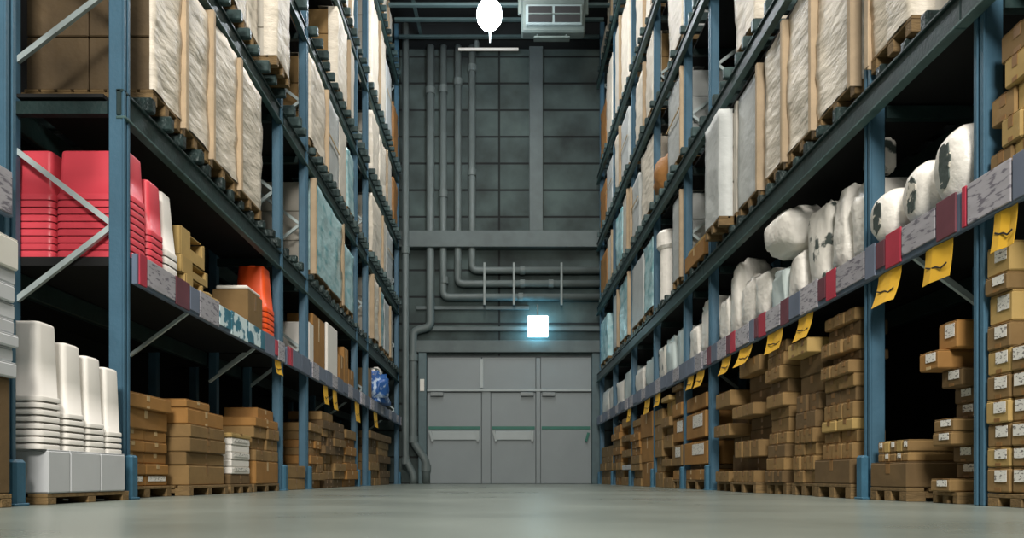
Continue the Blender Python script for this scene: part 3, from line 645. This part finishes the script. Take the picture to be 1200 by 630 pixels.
# ---- white rolls and bags on the right first shelf
def roll(yc, hy, hz, d0, d1, z0, label, seed):
    t = Thing('wrapped_roll', label, 'roll', (R * (XF + d0), yc, z0), 'white wrapped rolls on the right shelf')
    bm = BM(); n = 28; m = 16; rings = []
    zc = z0 + hz
    for i in range(m + 1):
        u = i / m; d = d0 + (d1 - d0) * u
        k = 1 - .35 * max(0, 1 - u / .16) ** 2 - .5 * max(0, (u - .85) / .15) ** 2
        ring = []
        for q in range(n):
            a = 2 * math.pi * q / n
            f = k * (1 + .07 * mnoise.noise(Vector((math.cos(a) * 1.6, math.sin(a) * 1.6, u * 5 + seed))))
            zz = zc + math.sin(a) * hz * f
            ring.append(bm.verts.new((R * (XF + d), yc + math.cos(a) * hy * f, max(zz, z0 + .001))))
        rings.append(ring)
    for a, b in zip(rings, rings[1:]):
        for q in range(n): bm.faces.new((a[q], a[(q + 1) % n], b[(q + 1) % n], b[q]))
    bm.faces.new(rings[0]); bm.faces.new(rings[-1])
    t.part('roll_body', bm, BAG, smooth=True)
    bm = BM(); c = []                                               # the gathered end: a ragged dark opening
    for q in range(20):
        a = 2 * math.pi * q / 20; f = .42 + .16 * mnoise.noise(Vector((math.cos(a) * 2, math.sin(a) * 2, seed)))
        c.append((yc + math.cos(a) * hy * f * .75, zc + math.sin(a) * hz * f * 1.35))
    v0 = [bm.verts.new((R * (XF + d0 - .006), y, z)) for y, z in c]; v1 = [bm.verts.new((R * (XF + d0 + .01), y, z)) for y, z in c]
    bm.faces.new(v0); bm.faces.new(v1)
    for q in range(20): bm.faces.new((v0[q], v0[(q + 1) % 20], v1[(q + 1) % 20], v1[q]))
    t.part('dark_end', bm, DARKP, label='dark patterned end of the roll')
roll(3.455, .136, .185, -.03, .5, D1Z + .002, 'nearest and largest white wrapped roll behind the right label strip', 1)
roll(3.75, .132, .165, -.02, .5, D1Z + .002, 'middle white wrapped roll of three on the right shelf', 4)
roll(4.03, .125, .15, -.05, .5, D1Z + .002, 'smallest white wrapped roll, touching the second right post', 7)
g = 'white wrapped bags on the right shelf'
def bag(side, y0, y1, z0, z1, label, m=BAG, d0=0., depth=.3, e=.42, amp=.16, seed=None, tilt=0):
    c = (side * (XF + d0 + depth / 2), (y0 + y1) / 2, (z0 + z1) / 2)
    t = Thing('plastic_bag', label, 'bag', (c[0], c[1], z0), g)
    sd = seed if seed is not None else random.uniform(0, 50)
    bm = blob(c, (depth / 2, (y1 - y0) / 2 * .95, (z1 - z0) / 2), sd, amp, 24, e, lo=z0)
    if tilt: bmesh.ops.rotate(bm, verts=list(bm.verts), cent=(c[0], c[1], z0), matrix=__import__('mathutils').Matrix.Rotation(tilt, 3, 'X'))
    t.part('bag_body', bm, m, smooth=True)
    bm = blob((c[0] - side * depth * .15, c[1] + (y1 - y0) * .1, z1 - .01), (depth * .18, (y1 - y0) * .22, .03), sd + 3, .3, 12, .9)
    t.part('bag_knot', bm, m, smooth=True)
zb = D1Z + .002
bag(R, 4.31, 4.54, zb, 1.86, 'upright white bag just past the second right post', BAG, .03, .3)
bag(R, 4.55, 4.79, zb, 1.92, 'second upright white bag past the second right post', BAG, .03, .3)
bag(R, 4.31, 4.41, 1.9, 2.09, 'slim grey-streaked bag standing on the upright white bag', BAGP, .05, .16)
bag(R, 4.85, 5.18, zb, 1.95, 'tall printed white bag between the teal rear posts', BAGP, .03, .28)
bag(R, 5.24, 5.52, zb, 1.75, 'flat white bag beneath the big round bag', BAG, .03, .3)
bag(R, 5.54, 5.86, zb, 1.72, 'second flat white bag beneath the big round bag', BAGB, .03, .3)
bag(R, 5.28, 5.84, 1.79, 2.10, 'big round white bag lying over two flat bags', BAG, -.06, .34, .65, .14)
bag(R, 5.92, 6.22, zb, 1.80, 'squat white bag after the big round bag', BAG, .03, .3)
bag(R, 6.24, 6.56, zb, 1.86, 'boxy white bag right of the tall square bag', BAG, .03, .3, .45)
bag(R, 6.58, 6.90, zb, 2.05, 'tall square white bag before the third right post', BAG, .03, .3, .4)
bag(R, 6.92, 7.22, zb, 1.85, 'rounded white bag touching the third right post', BAG, .03, .3)
fl = [(7.52, 7.9, 1.95, BAG, 'pale bag right behind the third right post'), (7.94, 8.38, 1.80, BAG, 'squat pale bag before the fourth right post'), (8.52, 9.0, 1.90, BAGB, 'bluish bag right behind the fourth right post'), (9.03, 9.5, 1.88, BAGB, 'bluish bag in the middle of third right shelf'), (9.53, 10.03, 1.86, BAGP, 'speckled bluish bag before the fifth right post'), (10.17, 10.9, 1.84, BAGB, 'bluish bag just behind the fifth right post'), (10.95, 11.72, 1.8, BAG, 'white bag before the sixth right post'), (11.9, 12.7, 1.92, BAGB, 'first pale bag in the last right bay'), (12.75, 13.6, 1.85, BAG, 'second pale bag in the last right bay'), (13.8, 14.5, 1.85, BAG, 'small white bag near the right rack end'), (14.55, 15.4, 1.9, BAG, 'last white bag at the right rack end')]
for a, b, zt, m, lb in fl: bag(R, a, b, zb, zt, lb, m, .03, .3, .34)

# ---- yellow tags under the strips
def tag_(side, y, w, h, n, sw, total):
    z1 = 1.222; bm = BM(); rows = 5; cols = 3; vs = []
    far = ('nearest', 'second', 'third', 'fourth', 'fifth', 'sixth', 'seventh', 'eighth', 'ninth', 'tenth', 'eleventh', 'twelfth')[n]
    for i in range(rows + 1):
        for j in range(cols + 1):
            u = i / rows; v = j / cols
            vs.append(((side * (XF - .025 - sw * u * u * .12 + .006 * math.sin(v * 6 + n))), y + w * v + sw * .1 * u, z1 - h * u))
    top = [bm.verts.new(p) for p in vs]; bot = [bm.verts.new((p[0] + side * .002, p[1], p[2])) for p in vs]
    q = cols + 1
    for i in range(rows):
        for j in range(cols):
            a = (i * q + j, i * q + j + 1, (i + 1) * q + j + 1, (i + 1) * q + j)
            bm.faces.new([top[k] for k in a]); bm.faces.new([bot[k] for k in a[::-1]])
    edge = [i for i in range(q)] + [(i + 1) * q - 1 for i in range(1, rows + 1)] + [rows * q + j for j in range(cols - 1, -1, -1)] + [i * q for i in range(rows - 1, 0, -1)]
    for a, b in zip(edge, edge[1:] + edge[:1]): bm.faces.new((top[a], top[b], bot[b], bot[a]))
    t = Thing('price_tag', '%s yellow price tag hanging under the %s label strip' % (far, SN[side]), 'tag', (side * XF, y + w / 2, z1), 'yellow tags under the %s strip' % SN[side])
    t.part('tag_sheet', bm, YTAG)
    bm = BM(); u0 = .55
    P = [(side * (XF - .029 - sw * u * u * .12), y + w * v + sw * .1 * u, z1 - h * u) for v, u in ((.1, .62), (.3, .7), (.5, .6), (.7, .58), (.9, .5))]
    for a, b in zip(P, P[1:]): bar(bm, a, b, .003, .007)
    t.part('pen_stroke', bm, INK)
for n, (px0, px1, h, sw) in enumerate(((1200, 1173, .16, .1), (1122, 1090, .17, .1), (1061, 1034, .17, .25), (957, 940, .16, .3), (922, 904, .15, .2), (886, 871, .15, .4), (860, 850, .15, .3), (828, 819, .16, .3), (815, 808, .14, .2), (776, 770, .16, .2), (764, 758, .2, .2), (742, 738, .2, .2))):
    tag_(R, YP(px0), YP(px1) - YP(px0), h, n, sw, 12)
for n, (px0, px1, h) in enumerate(((319, 326, .13), (377, 382, .22), (388, 393, .24), (414, 419, .28), (436, 440, .25))):
    tag_(L, YP(px0), YP(px1) - YP(px0), h, n, .15, 5)

# ---------------------------------------------------------------- wrapped pallet loads on the upper tiers
TIER = {2: 'second', 3: 'third', 4: 'fourth', 5: 'fifth', 6: 'sixth'}
LOOKS = {'cream': ('cream sheeted', SHEET), 'grey': ('grey sheeted', SHEETG), 'film': ('teal film-wrapped', FILM), 'panel': ('pale panel', PLANK), 'brown': ('brown paper-wrapped', BROWNW)}
def load(side, lv, y0, y1, zt, look, idx, d0=0., board=(1, 0), depth=.8, carton_m=None):
    zb_ = LV[lv][2] + .002
    for f in frames[side]:                                          # loads stand clear of the posts
        if y0 < f + .05 and y1 > f - .05:
            if f - y0 > y1 - f: y1 = f - .05
            else: y0 = f + .05
    if lv in (3, 4): zt = min(zt + .1, LV[lv + 1][0] - .06)
    txt, m = LOOKS[look]
    carton_m = carton_m or random.choice((PLANK, SHEETG, SHEET, CARD))
    lab = '%s pallet load, %s from camera on the %s tier, %s racks' % (txt, ORD[idx], TIER[lv], SN[side])
    t = Thing('pallet_load', lab, 'pallet load', (side * (XF + d0 + depth / 2), (y0 + y1) / 2, zb_), 'wrapped loads on the %s tier of the %s racks' % (TIER[lv], SN[side]))
    ph = .085; bm = BM()
    for i in range(8):
        a = d0 + depth * i / 8; sbox(bm, side, a, a + depth / 8 * .8, y0, y1, zb_ + ph - .018, zb_ + ph, .002)
    for f in (0, .5, 1):
        w = .06; yy = y0 + (y1 - y0 - w) * f; sbox(bm, side, d0, d0 + depth, yy, yy + w, zb_, zb_ + ph - .018, .003)
    t.part('pallet', bm, WOOD)
    z0 = zb_ + ph + .001
    # carton block: rows of cartons with slim gaps
    bm = BM(); nr = max(2, round((zt - z0) / .3)); h = (zt - z0 - .02) / nr
    for r in range(nr):
        for q in range(2):
            sbox(bm, side, d0 + .02 + q * (depth - .04) / 2, d0 + .02 + (q + 1) * (depth - .04) / 2 - .006, y0 + .012, y1 - .012, z0 + r * h, z0 + (r + 1) * h - .006, .006)
    t.part('carton_block', bm, BROWNW if look == 'brown' else carton_m)
    # sheet over the aisle face, folded round the edges
    sd = random.uniform(0, 99); nu, nv = 10, 14; bm = BM()
    prof = [(.02 if carton_m is CARDN else .12, y0)] + [(0, y0 + (y1 - y0) * k / nu) for k in range(nu + 1)] + [(.05, y1)]
    grid = []
    for j in range(nv + 1):
        v = j / nv; row = []
        for (dd, yy) in prof:
            z = z0 + (zt - z0) * v
            a = mnoise.noise(Vector((yy * 4, z * 3, sd))); b2 = mnoise.noise(Vector((yy * 9 + z * 6, z * 9 - yy * 4, sd + 9)))
            amp = .008 if look in ('panel', 'grey') else .018
            bul = amp * (a + .7 * b2)
            d = d0 + dd + (bul if dd == 0 else 0)
            y = yy + (.006 * b2 if dd else 0)
            if j == nv: z += .012 * mnoise.noise(Vector((yy * 5, sd, 3)))
            row.append(bm.verts.new((side * (XF + d), y, z)))
        grid.append(row)
    top = [bm.verts.new((side * (XF + d0 + .25), p[1], zt + .004)) for p in prof]
    grid.append(top)
    for a, b in zip(grid, grid[1:]):
        for k in range(len(prof) - 1): bm.faces.new((a[k], a[k + 1], b[k + 1], b[k]))
    sh = t.part('wrap_sheet', bm, m, smooth=look != 'panel')
    if look == 'grey' and lv > 2:
        bm = BM(); zz = z0 + (zt - z0) * random.uniform(.45, .6)
        sbox(bm, side, d0 - .028, d0 - .02, y0 - .002, y1 + .002, zz, zz + .02); t.part('strap', bm, TAPEL)
    for k, yy in enumerate((y0, y1)):
        if not board[k] or (lv > 2 and (idx * 7 + lv * 3) % 5 > 2): continue
        s2 = 1 if k == 0 else -1; w = min(.03, (y1 - y0) * .1); bm = BM()
        sbox(bm, side, d0 - .034, d0 - .026, yy - s2 * .012, yy + s2 * w, z0 - .05, zt + .01, .002)
        sbox(bm, side, d0 - .026, d0 + .035, yy - s2 * .012, yy - s2 * .004, z0 - .05, zt + .01, .002)
        t.part('edge_board', bm, EDGE)
    return t
CNT = {}
def seq(side, lv, items):
    for it in items:
        px0, px1, zt, look = it[:4]; kw = it[4] if len(it) > 4 else {}
        k = (side, lv); i = CNT.get(k, 0); CNT[k] = i + 1
        X = XF + kw.get('d0', 0)
        load(side, lv, YP(px0, X) + .012, YP(px1, X) - .012, zt, look, i, **kw)
B = lambda a, b: {'board': (a, b)}
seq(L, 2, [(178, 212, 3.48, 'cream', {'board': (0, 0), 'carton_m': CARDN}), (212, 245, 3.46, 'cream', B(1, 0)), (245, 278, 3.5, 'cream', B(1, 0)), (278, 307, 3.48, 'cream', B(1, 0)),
           (367, 401, 3.5, 'film', B(1, 1)), (402, 414, 3.3, 'film', B(0, 0)), (436, 444, 3.48, 'cream', B(1, 0)), (444.3, 450, 3.45, 'film', B(1, 0)), (450.3, 456, 3.4, 'grey', B(0, 0)), (456.2, 460, 3.4, 'panel', B(1, 0))])
seq(L, 3, [(262, 289, 4.78, 'cream', B(1, 0)), (290, 303, 4.75, 'cream', B(0, 0)), (324, 340, 4.58, 'cream', {'d0': -.12, 'board': (1, 0)}), (362, 381, 4.72, 'cream', B(0, 0)), (382, 397, 4.72, 'grey', B(1, 0)), (397.5, 406, 4.7, 'panel', B(1, 0)), (407, 415, 4.6, 'film', B(0, 0)), (436, 447, 4.75, 'cream', B(0, 0)), (447.3, 453, 4.7, 'panel', B(1, 0)), (453.3, 460, 4.7, 'grey', B(0, 0))])
seq(L, 4, [(334, 348, 5.9, 'grey', B(1, 0)), (395, 407, 6.15, 'cream', B(1, 1)), (408, 415, 6.1, 'panel', B(1, 0)), (436, 444, 6.1, 'cream', B(0, 0)), (444.3, 452, 6.05, 'cream', B(0, 0)), (452.3, 459, 6.1, 'panel', B(1, 0)), (461, 466, 6.0, 'brown', B(0, 0))])
seq(L, 5, [(400, 408, 7.9, 'grey', B(1, 0)), (409, 415, 7.95, 'cream', B(1, 0)), (436, 444, 8.1, 'cream', B(0, 0)), (444.3, 452, 8.1, 'cream', B(1, 0)), (452.3, 459, 7.9, 'grey', B(0, 0)), (461, 466, 7.6, 'brown', B(0, 0))])
seq(L, 6, [(436, 446, 9.5, 'cream', B(0, 0)), (446.3, 454, 9.4, 'cream', B(1, 0)), (454.3, 459.5, 9.1, 'panel', B(1, 0))])
seq(R, 2, [(1070, 1006, 3.5, 'cream', B(0, 1)), (1003, 957, 3.5, 'cream', B(1, 0)), (956, 923, 3.48, 'cream', B(1, 0)), (922, 896, 3.46, 'cream', B(1, 0)), (892, 865, 3.44, 'grey', B(1, 0)), (863.5, 859.5, 3.46, 'panel', B(0, 0)), (843.5, 826, 3.44, 'grey', {'d0': -.12, 'board': (0, 0), 'carton_m': PLANK}),
           (800, 788, 3.42, 'grey', B(1, 0)), (769, 755, 3.42, 'film', B(0, 0)), (754.7, 740, 3.4, 'grey', B(0, 0)), (738, 726, 3.44, 'film', B(1, 0)), (725, 719, 3.42, 'grey', B(1, 0)), (713, 704, 3.3, 'film', B(0, 0))])
seq(R, 3, [(886, 862, 4.74, 'cream', B(1, 0)), (800.5, 783, 4.72, 'grey', B(1, 0)), (768, 752, 4.72, 'cream', B(0, 0)), (749.5, 740, 4.6, 'grey', B(0, 1)), (737, 730, 4.7, 'panel', B(1, 0)), (729.5, 722, 4.65, 'film', B(0, 0)), (718.5, 712, 4.6, 'panel', B(1, 0)), (711.5, 704, 4.5, 'brown', B(0, 0))])
seq(R, 4, [(800, 783, 6.15, 'cream', B(0, 0)), (768, 757, 6.12, 'cream', B(1, 0)), (756, 745, 6.0, 'cream', B(1, 0)), (737, 728, 6.05, 'grey', B(1, 0)), (727.5, 721, 6.1, 'cream', B(1, 0)), (718, 711, 6.0, 'grey', B(0, 0)), (710.5, 704, 5.9, 'brown', B(0, 0))])
seq(R, 5, [(768, 757, 8.1, 'cream', B(1, 0)), (756, 745, 8.1, 'cream', B(1, 0)), (737, 728, 8.0, 'cream', B(1, 0)), (727.5, 721, 8.1, 'panel', B(1, 0)), (718, 711, 8.0, 'cream', B(0, 0)), (710.5, 704, 7.6, 'brown', B(0, 0))])
seq(R, 6, [(737, 728, 9.5, 'cream', B(1, 0)), (727.5, 721, 9.5, 'cream', B(0, 0)), (718, 711, 9.3, 'cream', B(1, 0)), (710.5, 704, 9.0, 'panel', B(0, 0))])
# odd items among the loads on the right
carton(R, -.03, 7.54, 8.3, 2.392, 2.56, 'orange-brown flat carton behind the third right post, upper tier', CARDO, .4)
carton(R, .0, 7.62, 8.28, 2.563, 2.62, 'thin carton lid atop the orange-brown flat carton', CARDY, .36)
t = Thing('white_cylinder', 'upright white cylinder with wrapped cap among grey loads at right', 'roll', (R * (XF + .1), 8.95 + .5, 2.392))
yy = 9.62; xx = R * (XF + .11)
t.part('cylinder_body', tube(BM(), [(xx, yy, 2.392), (xx, yy, 3.06)], .13, 20), BAG, smooth=False)
t.part('wrapped_cap', tube(BM(), [(xx, yy, 3.062), (xx, yy, 3.10), (xx, yy, 3.26), (xx, yy, 3.30)], [.14, .17, .17, .14], 20), BAG)
single(blob((R * (XF + .12), 9.66, 4.02), (.2, .3, .24), 6, .25, 20, .8, lo=3.802), 'paper_sack', BROWNW, 'brown paper sack lying on the third right tier', 'sack', (R * (XF + .08), 9.72, 3.802), smooth=True)

# ---------------------------------------------------------------- light and camera
def area(name, loc, size, e, col=(1, .95, .88), rot=(0, 0, 0), sy_=None):
    l = bpy.data.lights.new(name, 'AREA'); l.energy = e; l.size = size; l.color = col
    if sy_: l.shape = 'RECTANGLE'; l.size_y = sy_
    o = bpy.data.objects.new(name, l); C.objects.link(o); o.location = loc; o.rotation_euler = rot
for y, e in ((0, 170), (3, 170), (6, 150), (9, 85), (12, 52)):
    area('aisle_lamp', (0, y, 9.3), 1.0, e, sy_=1.6)
area('hall_lamp', (0, -4.5, 5.5), 2.2, 800, rot=(math.radians(66), 0, 0), sy_=1.6)
pl = bpy.data.lights.new('pendant_light', 'POINT'); pl.energy = 80; pl.shadow_soft_size = .15; pl.color = (.9, .96, 1)
o = bpy.data.objects.new('pendant_light', pl); C.objects.link(o); o.location = (lx, yl - .45, zc)
pl = bpy.data.lights.new('exit_light', 'POINT'); pl.energy = 14; pl.shadow_soft_size = .15; pl.color = (.15, .65, 1)
o = bpy.data.objects.new('exit_light', pl); C.objects.link(o); o.location = (XP(629, YW), YW - .22, ZP(386, YW))
w = bpy.data.worlds.new('World'); bpy.context.scene.world = w; w.use_nodes = True
w.node_tree.nodes['Background'].inputs[0].default_value = (.75, .86, .88, 1); w.node_tree.nodes['Background'].inputs[1].default_value = .06
cam = bpy.data.cameras.new('camera'); co = bpy.data.objects.new('camera', cam); C.objects.link(co)
co.location = (0, 0, HC); co.rotation_euler = (math.pi / 2, 0, 0)
cam.sensor_fit = 'HORIZONTAL'; cam.sensor_width = 36; cam.lens = F / 1200 * 36
cam.shift_x = (600 - CX) / 1200; cam.shift_y = (CY - 315) / 1200
cam.clip_start = .05
sc = bpy.context.scene; sc.camera = co
sc.view_settings.view_transform = 'Standard'; sc.view_settings.look = 'None'; sc.view_settings.exposure = .18; sc.view_settings.gamma = 1
sc.view_settings.use_curve_mapping = False
dup_ = [k for k, v in LABELS.items() if v > 1]
if dup_: print('DUPLICATE LABELS', dup_)
